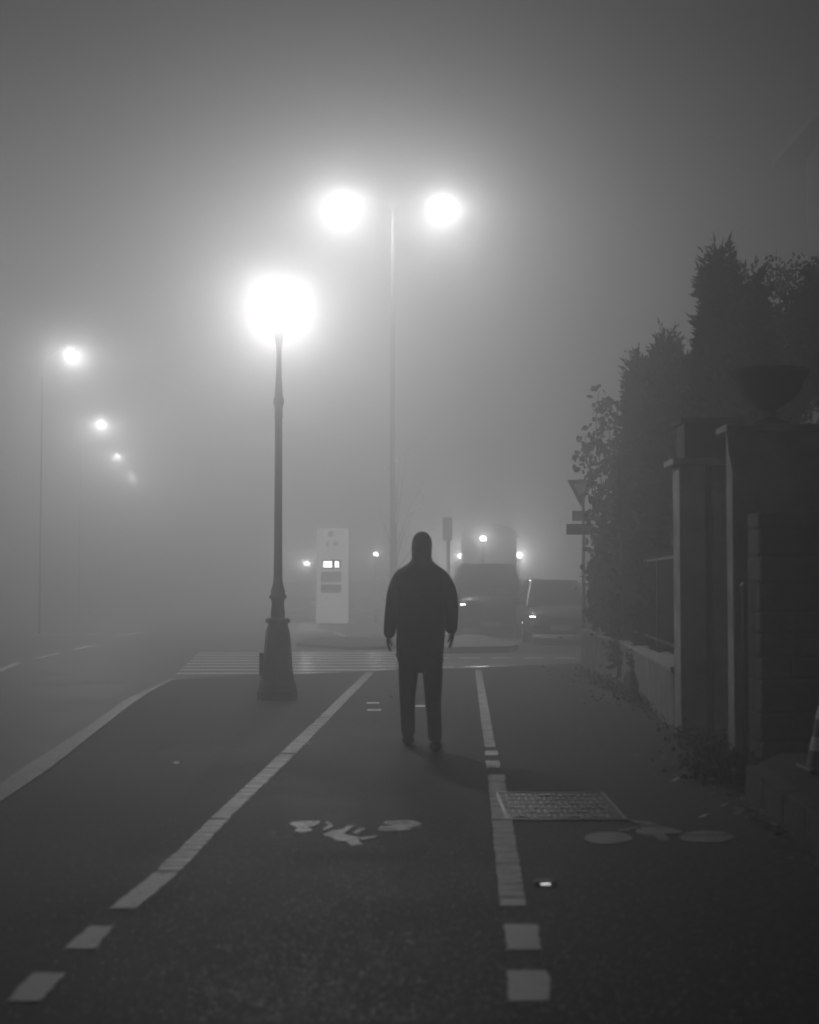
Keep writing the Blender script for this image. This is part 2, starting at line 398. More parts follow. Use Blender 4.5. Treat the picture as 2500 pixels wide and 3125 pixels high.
# ------------------------------------------------------------------ tall double lamp
Yd = 43.0; Kd = F/Yd
def Dz(y): return CH + (HY-y)/Kd
dx = (1198-1250)/Kd
dl = empty('street_lamp', (dx, Yd, ZR), 'tall slim street lamp with two bright heads on opposite arms, behind the person', 'street lamp')
MB().tube([(dx, Yd, ZR), (dx, Yd, .3), (dx, Yd, .31), (dx, Yd, Dz(1000)), (dx, Yd, Dz(600))], [.11, .11, .08, .06, .035], 14).build('pole', 'pole_paint', dl, smooth=True)
for hx, hy, sgn, wt in ((1044, 628, -1, 520), (1352, 636, 1, 460)):
    h = A(hx, hy, Yd)
    MB().tube([(dx, Yd, Dz(640)), (dx+sgn*.3, Yd, Dz(600)), (dx+sgn*.8, Yd, Dz(588)), (h.x-sgn*.2, Yd, h.z+.12)], [.025, .02, .018, .016], 8).build('arm', 'pole_paint', dl, smooth=True)
    hd = MB().lathe(h.x, Yd, [(.14, h.z+.06), (.17, h.z+.08), (.16, h.z+.13), (.08, h.z+.18), (.02, h.z+.19)], 14).build('lamp_head', 'galvanised', dl, smooth=True)
    MB().lathe(h.x, Yd, [(.01, h.z-.03), (.08, h.z-.02), (.13, h.z+.02), (.135, h.z+.055)], 14).build('lens', 'lamp_lens', hd, smooth=True)
    point('head_light', (h.x, Yd, h.z+.04), wt, .06, dl)

# ------------------------------------------------------------------ row of street lamps along the road on the left
labs = ['nearest and brightest lamp of the row fading away along the left road', 'second lamp of the row along the left road, smaller glow',
        'third lamp of the row along the left road, small bright point', 'farthest faint lamp of the row along the left road']
for i, ((px, py, Y), w) in enumerate(zip(((219,1079,43.5), (308,1292,63), (360,1392,79.5), (402,1455,95)), (170, 340, 380, 380))):
    h = A(px, py, Y); pxo = h.x - .85
    t = empty('street_lamp', (pxo, Y, ZR), labs[i], 'street lamp', 'lamps along the left road')
    MB().tube([(pxo, Y, ZR), (pxo, Y, h.z-.6), (pxo+.1, Y, h.z-.1), (pxo+.4, Y, h.z+.12), (h.x-.15, Y, h.z+.12)], [.03, .02, .016, .014, .012], 10).build('pole', 'pole_paint', t, smooth=True)
    hd = MB().lathe(h.x, Y, [(.15, h.z+.03), (.16, h.z+.06), (.14, h.z+.10), (.07, h.z+.14), (.02, h.z+.15)], 14).build('lamp_head', 'pole_paint', t, smooth=True)
    MB().lathe(h.x, Y, [(.01, h.z-.03), (.06, h.z-.02), (.08, h.z+.01), (.085, h.z+.028)], 14).build('lens', 'lamp_lens', hd, smooth=True)
    point('head_light', (h.x, Y, h.z+.0), w, .05, t)
    if i == 0: first = t
haze_lamp = copy_tree(first); haze_lamp.location = (-13.5, 27, ZR); haze_lamp['label'] = 'unseen lamp added to the left road row to light the haze'  # added lamp outside the view, brightens the haze at mid left
for ch in haze_lamp.children:
    if ch.type == 'LIGHT': ch.data = ch.data.copy(); ch.data.energy = 150*LAMP_K
# ------------------------------------------------------------------ small lamps in the distance
def garden_lamp(px, py, Y, w, label, r=.10):
    h = A(px, py, Y)
    t = empty('lamp_post', (h.x, Y, ZR), label, 'lamp post', 'small lamps beyond the crossing')
    MB().tube([(h.x, Y, ZR), (h.x, Y, .4), (h.x, Y, .42), (h.x, Y, h.z-r-.02)], [.07, .06, .035, .03], 8).build('pole', 'iron', t, smooth=True)
    MB().lathe(h.x, Y, [(.05, h.z-r-.03), (r*.9, h.z-r*.6)], 12).build('lamp_holder', 'iron', t)
    MB().ball((h.x, Y, h.z), r, 8).build('globe', 'small_lamp', t, smooth=True)
    point('globe_light', (h.x, Y, h.z), w, r*.5, t)
garden_lamp(936, 1720, 58, 60, 'small glowing lamp left of the white totem')
garden_lamp(1147, 1692, 55, 22, 'small faint lamp between the white totem and the person')
garden_lamp(1475, 1645, 47, 48, 'round glowing lamp above the dark people carrier')
garden_lamp(1407, 1698, 51.5, 90, 'glowing lamp half hidden behind the left side of the tall kiosk')
garden_lamp(1583, 1695, 51.5, 110, 'brightest small lamp, half hidden behind the right side of the tall kiosk')

Yq = 49.0; Kq = F/Yq
kx = lambda px: (px-1250)/Kq
kz = lambda py: CH+(HY-py)/Kq
kb = empty('kiosk', (kx(1495), Yq, ZR), 'tall narrow kiosk with rounded roof, faint in the fog above the parked people carrier', 'kiosk')
MB().box(kx(1413), kx(1577), Yq, Yq+1.8, ZR, kz(1640)).build('wall', 'sign_dark', kb, bevel=.08)
rfk = MB(); kp = [(1408,1641),(1408,1632),(1425,1612),(1460,1600),(1530,1600),(1565,1612),(1582,1632),(1582,1641)]
rfk.plate([(kx(a_), Yq-.05, kz(b_)) for a_, b_ in kp], (0, 1.9, 0)); rfk.build('roof', 'sign_dark', kb)
MB().box(kx(1438), kx(1552), Yq-.02, Yq-.003, kz(1735), kz(1662)).build('shutter', 'pole_paint', kb)
# ------------------------------------------------------------------ white totem with display
Yt = 52.0; Kt = F/Yt
def TX(px): return (px-1250)/Kt
def TZ(py): return CH + (HY-py)/Kt
tt = empty('information_totem', (TX(1013), Yt, ZR), 'tall white totem with a lit display and dark panels beyond the zebra crossing', 'totem')
MB().box(TX(966), TX(1063), Yt, Yt+.4, TZ(1902), TZ(1612)).build('cabinet', 'lit_cabinet', tt, bevel=.05)
MB().box(TX(975), TX(1054), Yt+.08, Yt+.32, ZR, TZ(1903)).build('plinth', 'sign_dark', tt)
MB().box(TX(980), TX(1042), Yt-.02, Yt-.002, TZ(1777), TZ(1745)).build('upper_panel', 'galvanised', tt)
MB().box(TX(980), TX(1042), Yt-.02, Yt-.002, TZ(1809), TZ(1784)).build('lower_panel', 'sign_dark', tt)
MB().box(TX(984), TX(1040), Yt-.03, Yt-.003, TZ(1736), TZ(1708)).build('display_frame', 'sign_dark', tt)
SEG = {'2': 'abged', '0': 'abcdef', '8': 'abcdefg'}
def digit(o, ch, x, zt, w, h, y, t):
    s = SEG[ch]; q = {'a': ((0,0),(1,0)), 'b': ((1,0),(1,.5)), 'c': ((1,.5),(1,1)), 'd': ((0,1),(1,1)), 'e': ((0,.5),(0,1)), 'f': ((0,0),(0,.5)), 'g': ((0,.5),(1,.5))}
    for c in s:
        (a, b), (c2, d) = q[c]
        xa, xb = x+min(a, c2)*w-t/2, x+max(a, c2)*w+t/2; za, zb = zt-max(b, d)*h-t/2, zt-min(b, d)*h+t/2
        o.box(xa, xb, y-.01 if c in 'adg' else y-.013, y, za, zb)
for ch, px in (('2', 990), ('0', 1003), ('0', 1025)):
    dg = MB(); digit(dg, ch, TX(px), TZ(1715), 8/Kt, 14/Kt, Yt-.031, .05); dg.build('display_digit', 'display', tt)
for cx, cz, r in ((1009,1630,9), (1000,1661,6), (1024,1659,7)):
    MB().plate([(TX(cx)+r/Kt*math.cos(a*.785), Yt-.003, TZ(cz)+r/Kt*math.sin(a*.785)) for a in range(8)], (0, -.01, 0)).build('emblem', 'galvanised', tt)

# ------------------------------------------------------------------ traffic signal seen from behind
Ys = 45.0; Ks = F/Ys
def SX(px): return (px-1250)/Ks
def SZ(py): return CH + (HY-py)/Ks
ts = empty('traffic_light', (SX(1369), Ys, ZR), 'dark traffic light on a post right of the person, seen from behind', 'traffic light')
MB().tube([(SX(1369), Ys+.1, ZR), (SX(1369), Ys+.1, SZ(1590))], .055, 10).build('pole', 'plastic_black', ts, smooth=True)
MB().box(SX(1351), SX(1381), Ys-.12, Ys+.04, SZ(1650), SZ(1580)).build('signal_head', 'plastic_black', ts, bevel=.02)
for k in range(3):
    z = SZ(1592+22*k); MB().box(SX(1354), SX(1378), Ys+.041, Ys+.16, z+.0, z+.02).build('visor', 'plastic_black', ts)

# ------------------------------------------------------------------ give-way sign
Yg = 26.4; Kg = F/Yg
def GX(px): return (px-1250)/Kg
def GZ(py): return CH + (HY-py)/Kg
gs = empty('give_way_sign', (GX(1781), Yg, ZR), 'give way triangle on a thin post with two dark plates below, beside the hedge', 'road sign')
MB().tube([(GX(1781), Yg, ZR), (GX(1781), Yg, GZ(1466))], .03, 10).build('post', 'galvanised', gs, smooth=True)
tri = lambda k, y: [(GX(1773+(px-1773)*k), y, GZ(1492+(py-1492)*k)) for px, py in ((1731,1464),(1816,1464),(1773,1546))]
MB().plate(tri(1, Yg-.04), (0, .006, 0)).build('rim', 'sign_dark', gs)
MB().plate(tri(.55, Yg-.044), (0, .003, 0)).build('sign_face', mat('sign_face', .45, .5), gs)
MB().box(GX(1746), GX(1797), Yg-.05, Yg-.035, GZ(1590), GZ(1559)).build('upper_plate', 'sign_dark', gs)
MB().box(GX(1728), GX(1812), Yg-.05, Yg-.035, GZ(1632), GZ(1599)).build('lower_plate', 'sign_dark', gs)

# ------------------------------------------------------------------ cars
def car(name, cx, yf, label, L, Wd, H, hood, cowl, van, paintm):
    t = empty(name, (cx, yf, ZR), label, 'van' if van else 'car')
    z = lambda v: ZR+v
    h = Wd/2; st = []
    st.append((0.00, .30, hood*.62, .80)); st.append((.06, .22, hood*.74, .93)); st.append((.28, .20, hood*.88, 1.0))
    st.append((cowl*.6, .2, hood*.97, 1.0)); st.append((cowl, .2, hood, 1.0)); st.append((L*.6, .2, hood+.03, 1.0))
    st.append((L-.3, .2, hood+.04, 1.0)); st.append((L-.05, .25, hood, .95)); st.append((L, .32, hood*.8, .88))
    V = []; Fc = []; n = 10
    for y, zb, zt, w in st:
        a = h*w
        ring = [(-a*.86, zb), (-a, zb+.15), (-a, zt*.72), (-a*.93, zt*.95), (-a*.6, zt), (a*.6, zt), (a*.93, zt*.95), (a, zt*.72), (a, zb+.15), (a*.86, zb)]
        V += [(cx+x, yf+y, z(zz)) for x, zz in ring]
    for i in range(len(st)-1):
        for j in range(n): Fc.append((i*n+j, i*n+(j+1)%n, (i+1)*n+(j+1)%n, (i+1)*n+j))
    Fc.append(tuple(range(n))); Fc.append(tuple((len(st)-1)*n+j for j in range(n)))
    MB().add(V, Fc).build('body', paintm, t, smooth=True, subd=2)
    y0, y1 = cowl-.05, (L-.1); sl = .75 if not van else .55; rb = .65 if not van else .08
    wb, wt = h*.92, h*(.68 if not van else .76); zb, zt = hood-.05, H
    def cab(yb, wbm, ytm, wtm, zA, zB):
        return None
    lo = [(-wb, y0), (wb, y0), (wb, y1), (-wb, y1)]; hi = [(-wt, y0+sl), (wt, y0+sl), (wt, y1-rb), (-wt, y1-rb)]
    mid = [((a[0]*.42+b[0]*.58)*1.035, a[1]*.42+b[1]*.58) for a, b in zip(lo, hi)]
    vv = [(cx+x, yf+y, z(zb)) for x, y in lo] + [(cx+x, yf+y, z(zb*.42+zt*.58)) for x, y in mid] + [(cx+x, yf+y, z(zt)) for x, y in hi]
    ff = [(3,2,1,0), (8,9,10,11)]
    for r in (0, 4):
        for j in range(4): ff.append((r+j, r+(j+1)%4, r+4+(j+1)%4, r+4+j))
    MB().add(vv, ff).build('cabin', paintm, t, bevel=.06)
    def P(u, v): # windshield coords u -1..1, v 0..1
        v2 = v
        if v2 < .58: k = v2/.58; a = (wb*(1-k)+mid[1][0]*k, y0*(1-k)+mid[1][1]*k)
        else: k = (v2-.58)/.42; a = (mid[1][0]*(1-k)+wt*k, mid[1][1]*(1-k)+(y0+sl)*k)
        return Vector((cx+u*a[0], yf+a[1]-.02, z(zb+(zt-zb)*v2)))
    ws = MB(); ws.plate([P(-.86,.12), P(.86,.12), P(.86,.58), P(-.86,.58)], (0,.015,0)); ws.plate([P(-.86,.582), P(.86,.582), P(.86,.9), P(-.86,.9)], (0,.015,0))
    ws.build('windshield', 'glass_dark', t)
    for s in (-1, 1):
        sw = MB()
        for a, b in ((.06,.42), (.47,.9)):
            pts = []
            for u, v in ((a,.15), (b,.15), (b,.82), (a+.06,.82)):
                yb_ = y0+(y1-y0)*u; yt_ = y0+sl+(y1-rb-y0-sl)*u; w = wb+(wt-wb)*v
                pts.append((cx+s*(w*1.045+.012), yf+yb_*(1-v)+yt_*v, z(zb+(zt-zb)*v)))
            sw.plate(pts, (s*-.012,0,0))
        sw.build('side_window', 'glass_dark', t)
        mz, mh = (1.42, .13) if van else (hood+.1, .08); mx = h+.13
        MB().box(cx+s*mx-.11, cx+s*mx+.11, yf+cowl, yf+cowl+.13, z(mz-mh), z(mz+mh)).build('mirror', 'plastic_black', t, bevel=.04)
        MB().bar((cx+s*h*.9, yf+cowl+.08, z(1.40 if van else hood+.04)), (cx+s*(h+.1), yf+cowl+.06, z(1.40 if van else hood+.08)), .04).build('mirror_arm', 'plastic_black', t)
        hl = MB(); a = h*.62; b = h*.97
        hp = [(a, hood*.60), (b-.02, hood*.63), (b, hood*.76), (b-.08, hood*.80), (a+.05, hood*.70)]
        hl.plate([(cx+s*x, yf+(.0 if x < b-.09 else .06), z(zz)) for x, zz in hp], (0, .12, 0))
        H_ = hl.build('headlight', 'chrome', t, bevel=.01)
        if s < 0 and yf < 45:
            MB().box(cx+s*(a+.08), cx+s*(a+.22), yf-.022, yf-.002, z(hood*.69), z(hood*.725)).build('parking_light', 'parking_light', H_, bevel=.008)
        for k in range(2):
            yy = yf + (.85 if k == 0 else L-.8); r = .33
            prof = []; wv = MB()
            wv.tube([(cx+s*(h-.22), yy, z(r)), (cx+s*(h-.20), yy, z(r)), (cx+s*(h-.02), yy, z(r)), (cx+s*(h+.0), yy, z(r))], [r*.9, r, r, r*.92], 20)
            wh = wv.build('wheel', 'rubber', t)
            MB().tube([(cx+s*(h+.001), yy, z(r)), (cx+s*(h+.015), yy, z(r))], [r*.62, r*.5], 16).build('rim', 'chrome', wh)
    gr_ = MB()
    for k in range(4): gr_.bar((cx-h*.52, yf-.02, z(hood*(.50+.05*k))), (cx+h*.52, yf-.02, z(hood*(.50+.05*k))), .03, .022)
    gr_.build('grille', 'chrome' if not van else 'plastic_black', t)
    MB().box(cx-h*.84, cx+h*.84, yf-.07, yf+.08, z(.27), z(.46)).build('bumper', 'plastic_black', t, bevel=.03)
    MB().box(cx-.26, cx+.26, yf-.085, yf-.072, z(.33), z(.44)).build('licence_plate', 'sign_white', t)
    wp = MB().bar((cx-.05, yf+cowl-.09, z(hood+.03)), (cx+h*.55, yf+cowl-.09, z(hood+.02)), .04, .05); wp.build('wiper', 'chrome', t)
    return t
Yv = 40.0
car('parked_van', (1497-1250)/F*Yv, Yv, 'dark people carrier facing the camera behind the traffic island, right of the person', 4.8, 1.9, 2.0, 1.27, .85, True, 'car_dark')
Yc = 36.6
car('parked_car', (1712-1250)/F*Yc, Yc, 'grey car facing the camera beside the give way sign', 4.2, 1.75, 1.55, .92, 1.0, False, 'car_grey')
Yk = 47
car('parked_car', (1612-1250)/F*Yk, Yk, 'dark parked car in the second row, seen in the gap beside the grey car', 4.2, 1.75, 1.6, .95, 1.0, False, 'car_dark')
Yk = 60
car('parked_car', (905-1250)/F*Yk, Yk, 'faint dark car in the fog left of the white totem', 4.2, 1.75, 1.5, .92, 1.0, False, 'car_dark')
car('parked_car', (1120-1250)/F*Yk, Yk-1, 'faint dark car in the fog right of the white totem', 4.2, 1.75, 1.5, .92, 1.0, False, 'car_dark')

# ------------------------------------------------------------------ garden wall, pillars, gate side
wl = [Vector((2.455, 14.06, 0)), Vector((2.62, 16.2, 0)), Vector((2.86, 20.1, 0)), Vector((2.89, 25.4, 0))]
gw = empty('garden_wall', wl[0], 'low plastered garden wall with coping running from the pillar to the crossing', 'wall')
wb_, wc = MB(), MB()
for a, b in zip(wl, wl[1:]):
    wb_.add([(p.x+dx_, p.y, z) for p in (a, b) for z in (-.02, .56) for dx_ in (0, .26)], [(0,1,3,2),(4,6,7,5),(0,2,6,4),(1,5,7,3),(0,4,5,1),(2,3,7,6)])
    wc.add([(p.x+dx_, p.y, z) for p in (a, b) for z in (.561, .61) for dx_ in (-.03, .29)], [(0,1,3,2),(4,6,7,5),(0,2,6,4),(1,5,7,3),(0,4,5,1),(2,3,7,6)])
wb_.build('wall', 'low_wall_plaster', gw); wc.build('coping', 'stone_cap', gw)
fn = empty('iron_fence', (2.6, 14.2, .61), 'thin iron railing on top of the low garden wall, half hidden by the hedge', 'fence')
pts = lerp_list([w+Vector((.13,0,0)) for w in wl], 12)
for zz in (.75, 1.65):
    rl = MB()
    for a, b in zip(pts, pts[1:]): rl.bar((a.x, a.y, zz), (b.x, b.y, zz), .03, .03)
    rl.build('rail', 'iron', fn)
for p in pts[1:-1:2]: MB().box(p.x-.025, p.x+.025, p.y-.025, p.y+.025, .611, 1.78).build('post', 'iron', fn)
pk = MB()
for p in lerp_list(pts, 96): pk.box(p.x-.007, p.x+.007, p.y-.007, p.y+.007, .70, 1.74)
pk.build('picket', 'iron', fn)
# slim pale pillar along the wall
sp_ = empty('gate_pillar', (2.95, 20.4, 0), 'slim dark pillar rising out of the hedge halfway along the low wall', 'pillar')
MB().box(2.87, 3.08, 20.3, 20.55, 0, 2.0).build('shaft', 'terracotta', sp_, bevel=.01)
MB().box(2.84, 3.11, 20.27, 20.58, 2.001, 2.07).build('cap', 'terracotta', sp_, bevel=.01)
# pillar with planter
ax0, ax1, ay0, ay1 = 2.457, 3.02, 13.7, 14.05
pa = empty('gate_pillar', (2.7, 13.9, 0), 'tall plastered gate pillar with a vertical groove and a square planter on its cap', 'pillar')
MB().box(ax0, 2.695, ay0, ay1, 0, 2.46).build('shaft', 'plaster', pa, bevel=.012)
MB().box(2.76, ax1, ay0+.01, ay1, 0, 2.46).build('shaft', 'plaster', pa, bevel=.012)
MB().box(2.696, 2.759, ay0+.09, ay1-.02, 0, 2.46).build('groove', 'dark_stone', pa)
MB().box(ax0-.07, ax1+.1, ay0-.07, ay1+.07, 2.461, 2.52).build('cap', 'stone_cap', pa, bevel=.012)
pb_ = empty('planter', (2.75, 13.9, 2.52), 'square dark planter standing on the grooved gate pillar', 'planter')
MB().box(2.50, 3.0, 13.68, 14.06, 2.521, 2.84).build('box', 'terracotta', pb_, bevel=.01)
MB().box(2.46, 3.04, 13.64, 14.1, 2.841, 2.895).build('rim', 'terracotta', pb_, bevel=.015)
# near pillar
px0, py0 = 2.553, 11.9
pn = empty('gate_pillar', (2.9, 12.1, 0), 'nearest and largest plastered gate pillar carrying the stone urn', 'pillar')
MB().box(px0, 3.28, py0, py0+.24, 0, 2.58).build('shaft', 'plaster', pn, bevel=.015)
MB().box(px0-.06, 3.6, py0-.07, py0+.34, 2.581, 2.645).build('cap', 'stone_cap', pn, bevel=.014)
ls = MB(); ls.plate([(px0-.05, py0-.04, 2.58), (px0-.035, py0-.04, 2.42), (px0-.005, py0-.012, 2.28), (px0+.03, py0-.012, 2.2), (px0+.02, py0-.012, 2.4), (px0+.03, py0-.03, 2.58)], (0,.011,0))
ls.build('lime_streak', 'sign_white', pn)
uc = A(2345, 1200, 12.1); uz = 2.646
un = empty('stone_urn', (uc.x, 12.07, uz), 'wide bowl shaped stone urn on top of the nearest gate pillar', 'urn')
up_ = [(.15,0),(.15,.03),(.10,.05),(.06,.09),(.055,.12),(.09,.15),(.16,.19),(.23,.26),(.265,.33),(.275,.37),(.31,.40),(.322,.425),(.322,.45),(.30,.455)]
MB().lathe(uc.x, 12.07, [(r, uz+.001+z) for r, z in up_], 32, .006).build('bowl', 'terracotta', un, smooth=True)
us = MB()
for k in range(26):
    a = random.random()*6.28; r = random.random()*.27; x, y = uc.x+r*math.cos(a), 12.07+r*math.sin(a); hh = random.uniform(.02, .06)
    us.tube([(x, y, uz+.45), (x+random.uniform(-.03,.03), y, uz+.455+hh)], [.006, .002], 5)
us.build('dry_stems', 'fallen_leaf', un)
# stone wall on the right, ledge, post
sw = empty('stone_wall', (2.62, 11.5, 0), 'dark rough stone wall at the right edge in front of the urn pillar', 'wall')
blocks = MB(); zc = 0
while zc < 1.86:
    hh = random.uniform(.16, .27); hh = min(hh, 1.93-zc); x = 2.62
    while x < 4.6:
        ww = random.uniform(.22, .5); blocks.box(x+.006, x+ww-.006, 11.34-random.random()*.07, 11.72, zc+.006, zc+hh-.006); x += ww
    zc += hh
blocks.build('stones', 'dark_stone', sw, bevel=.02)
MB().box(2.63, 4.5, 11.40, 11.7, 0, 1.90).build('mortar', 'soil', sw)
lg = MB().slab([(2.22,9.75,.2),(2.12,7.8,.2),(1.98,5.0,.2),(4.5,5.0,.2),(4.5,10.6,.2),(2.6,10.6,.2),(2.34,10.1,.2)], .22)
tag(lg.build('raised_verge', 'soil'), kind='structure')
le = empty('verge_kerb', (2.2, 9.7, 0), None, None); tag(le, kind='structure')
q = [Vector((2.17,9.80,0)), Vector((2.07,7.8,0)), Vector((1.93,5.0,0))]
lk = MB()
for k, (a, b) in enumerate(zip(lerp_list(q, 8), lerp_list(q, 8)[1:])):
    lk.slab([a.lerp(b,.01)+Vector((0,0,.215)), a.lerp(b,.99)+Vector((0,0,.215)), a.lerp(b,.99)+Vector((.12,0,.215)), a.lerp(b,.01)+Vector((.12,0,.215))], .22)
lk.build('kerb_stones', 'dark_stone', le, bevel=.01)
gpst = empty('metal_post', (2.56, 11.6, 0), 'slim pale metal post standing in the weeds against the stone wall', 'post')
MB().tube([(2.575, 11.62, 0), (2.575, 11.62, 1.36)], .018, 12).build('shaft', 'pole_paint', gpst, smooth=True)
MB().lathe(2.575, 11.62, [(.03, 1.361), (.032, 1.37), (.01, 1.40)], 12).build('finial', 'galvanised', gpst, smooth=True)
# traffic cone
cxx, cyy = (2527-1250)/F*9.6, 9.6
tc_ = empty('traffic_cone', (cxx, cyy, .2), 'dark traffic cone with pale reflective bands cut by the right edge of the picture', 'traffic cone')
cr_ = lambda z: .145*(1-(z-.2)/.68)+.012
zs = [.236, .335, .42, .53, .61, .82]
for i in range(5):
    MB().lathe(cxx, cyy, [(cr_(zs[i])+(.003 if i % 2 else 0), zs[i]), (cr_(zs[i+1])+(.003 if i % 2 else 0), zs[i+1])], 28).build('reflective_band' if i % 2 else 'cone_body', 'cone_white' if i % 2 else 'cone_dark', tc_, smooth=False)
MB().box(cxx-.18, cxx+.18, cyy-.18, cyy+.18, .201, .235).build('foot', 'cone_dark', tc_, bevel=.01)
# guard stone at foot of wall
gsn = G(1925, 2132)
gd = MB().lathe(gsn.x, gsn.y, [(.115, 0), (.11, .05), (.085, .2), (.06, .31), (.02, .35)], 12)
tag(gd.build('guard_stone', 'dark_stone', smooth=True), 'dark conical guard stone leaning against the foot of the low wall', 'guard stone')

# ------------------------------------------------------------------ villa at the far right
vl = empty('villa', (10, 28, ZR), 'dim villa with overhanging hipped roof at the top right edge', 'house')
vx0, vx1, vy0, vy1, ze = 9.15, 18, 22.0, 34.4, 11.15
MB().box(vx0, vx1, vy0, vy1, ZR, ze).build('wall', 'house_wall', vl)
rf = MB(); o_ = .62
a = [(vx0-o_, vy0-o_, ze), (vx1+o_, vy0-o_, ze), (vx1+o_, vy1+o_, ze), (vx0-o_, vy1+o_, ze)]
b = [(p[0], p[1], ze+.14) for p in a]; rr_ = [(vx0+4, vy0+5, ze+1.7), (vx1-4, vy0+5, ze+1.7)]
rf.add(a+b+rr_, [(3,2,1,0),(0,1,5,4),(1,2,6,5),(2,3,7,6),(3,0,4,7),(4,5,9,8),(5,6,9),(6,7,8,9),(7,4,8)])
rf.build('roof', 'roof_tile', vl)
for zz in (1.2, 4.4):
    for yy in (24.5, 29):
        w_ = MB().box(vx0-.04, vx0-.003, yy, yy+1.1, zz, zz+1.7).build('window', 'stone_cap', vl)
        MB().box(vx0-.06, vx0-.041, yy+.1, yy+1.0, zz+.1, zz+1.6).build('shutter', 'sign_dark', w_)
    for xx in (10.5, 13.5):
        w_ = MB().box(xx, xx+1.1, vy0-.04, vy0-.003, zz, zz+1.7).build('window', 'stone_cap', vl)
        MB().box(xx+.1, xx+1.0, vy0-.06, vy0-.041, zz+.1, zz+1.6).build('shutter', 'sign_dark', w_)

# ------------------------------------------------------------------ vegetation
def blades(P0, D, Ln, Wd):
    """thin leaf blades: P0 base, D unit direction, one kite-shaped quad each"""
    n = len(P0); rv = rng.normal(size=(n, 3)); side = np.cross(D, rv); side /= np.linalg.norm(side, axis=1)[:, None]+1e-9
    L = Ln[:, None]; w = Wd[:, None]
    v = np.stack([P0, P0+D*L*.45+side*w, P0+D*L, P0+D*L*.45-side*w], 1).reshape(-1, 3)
    f = np.arange(n*4).reshape(-1, 4)
    return v, f
def mesh_np(name, v, f, m, parent, origin):
    me = bpy.data.meshes.new(name); v = v - np.array(origin)
    me.vertices.add(len(v)); me.vertices.foreach_set('co', v.astype(np.float32).ravel())
    me.loops.add(f.size); me.loops.foreach_set('vertex_index', f.astype(np.int32).ravel())
    me.polygons.add(len(f)); me.polygons.foreach_set('loop_start', np.arange(0, f.size, f.shape[1], dtype=np.int32))
    me.update(calc_edges=True); me.validate(); me.materials.append(MATS[m])
    o = bpy.data.objects.new(name, me); S.collection.objects.link(o); o.parent = parent
    return o
def conifer(x, y, H, Rm, label, n=2600, spikes=5, seed=0, lean=.0, low=.35):
    r_ = np.random.default_rng(seed+50)
    loc = (x, y, 0); t = empty('conifer_tree', loc, label, 'tree', 'conifers behind the garden wall')
    MB().tube([(x, y, 0), (x, y, H*.55), (x, y, H*.9)], [.09, .05, .012], 8).build('trunk', 'bark', t, smooth=True)
    # branch sprays: axis points on a bumpy column, many blades per spray
    ns = n//9; tt_ = low*.2 + (1-low*.2)*r_.random(ns)**.85
    ang = r_.random(ns)*2*np.pi
    prof = Rm*np.clip((1-tt_)**.55*1.12, 0, 1)*(.86+.14*np.sin(ang*3+tt_*17)+.12*np.sin(tt_*39+ang*2))
    rad = prof*np.sqrt(r_.random(ns)*.75+.25)
    C = np.stack([x+rad*np.cos(ang), y+rad*np.sin(ang), H*tt_*.97], 1)
    up = .75+.5*tt_
    D = np.stack([np.cos(ang), np.sin(ang), up], 1); D /= np.linalg.norm(D, axis=1)[:, None]
    V = []; Q = []; k = 0
    for j in range(9):
        off = r_.random(ns)*.22
        D2 = D + r_.normal(size=D.shape)*.55; D2 /= np.linalg.norm(D2, axis=1)[:, None]
        v, f = blades(C+D*off[:, None], D2, r_.uniform(.06, .15, ns), r_.uniform(.010, .022, ns)); V.append(v); Q.append(f+k); k += len(v)
    # dense inner foliage
    ni = n*2; ti = low*.15+(1-low*.15)*r_.random(ni)*.94; ai = r_.random(ni)*2*np.pi
    pi_ = Rm*np.clip((1-ti)**.6*1.02, 0, 1)*np.sqrt(r_.random(ni))*.86
    Ci = np.stack([x+pi_*np.cos(ai), y+pi_*np.sin(ai), H*ti], 1); Di = r_.normal(size=(ni, 3)); Di /= np.linalg.norm(Di, axis=1)[:, None]
    v, f = blades(Ci, Di, r_.uniform(.12, .24, ni), r_.uniform(.03, .07, ni)); V.append(v); Q.append(f+k); k += len(v)
    for s in range(spikes): # leading shoots
        a = r_.random()*6.28; rr = Rm*.38*r_.random() if s else 0; z0 = H*(.90 if s else .93); ln = (H*.075+.06)*(1 if s == 0 else r_.uniform(.5, 1.0))
        m_ = 26; q_ = r_.random(m_); c = np.stack([np.full(m_, x+rr*math.cos(a)), np.full(m_, y+rr*math.sin(a)), z0+q_*ln], 1)
        c[:, 0] += (q_*.06*math.cos(a))
        d = r_.normal(size=(m_, 3)); d[:, 2] = np.abs(d[:, 2])+1.8; d /= np.linalg.norm(d, axis=1)[:, None]
        v, f = blades(c, d, r_.uniform(.06, .12, m_), r_.uniform(.007, .013, m_)); V.append(v); Q.append(f+k); k += len(v)
    mesh_np('crown', np.concatenate(V), np.concatenate(Q), 'needles', t, loc)
    return t
def zof(py, Y): return CH + (HY-py)*Y/F
def xof(px, Y): return (px-1250)/F*Y
C_ = [(1955,1068,20.6,.42,'leftmost and smallest pointed conifer behind the low wall',3200,4),
      (2034,1005,18.7,.42,'second pointed conifer from the left, with a single spike at its top',3400,3),
      (2092,1050,17.4,.40,'blunt conifer tucked against the left flank of the tallest one',3000,3),
      (2200,742,15.9,.42,'tallest conifer with several upright spikes at its top',4600,6),
      (2300,812,15.4,.34,'narrow dark conifer just right of the tallest one',3200,2)]
for i, (px, py, Y, rm, lb, n, sp_n) in enumerate(C_):
    conifer(xof(px, Y), Y, zof(py, Y), rm, lb, n, sp_n, seed=i*7)
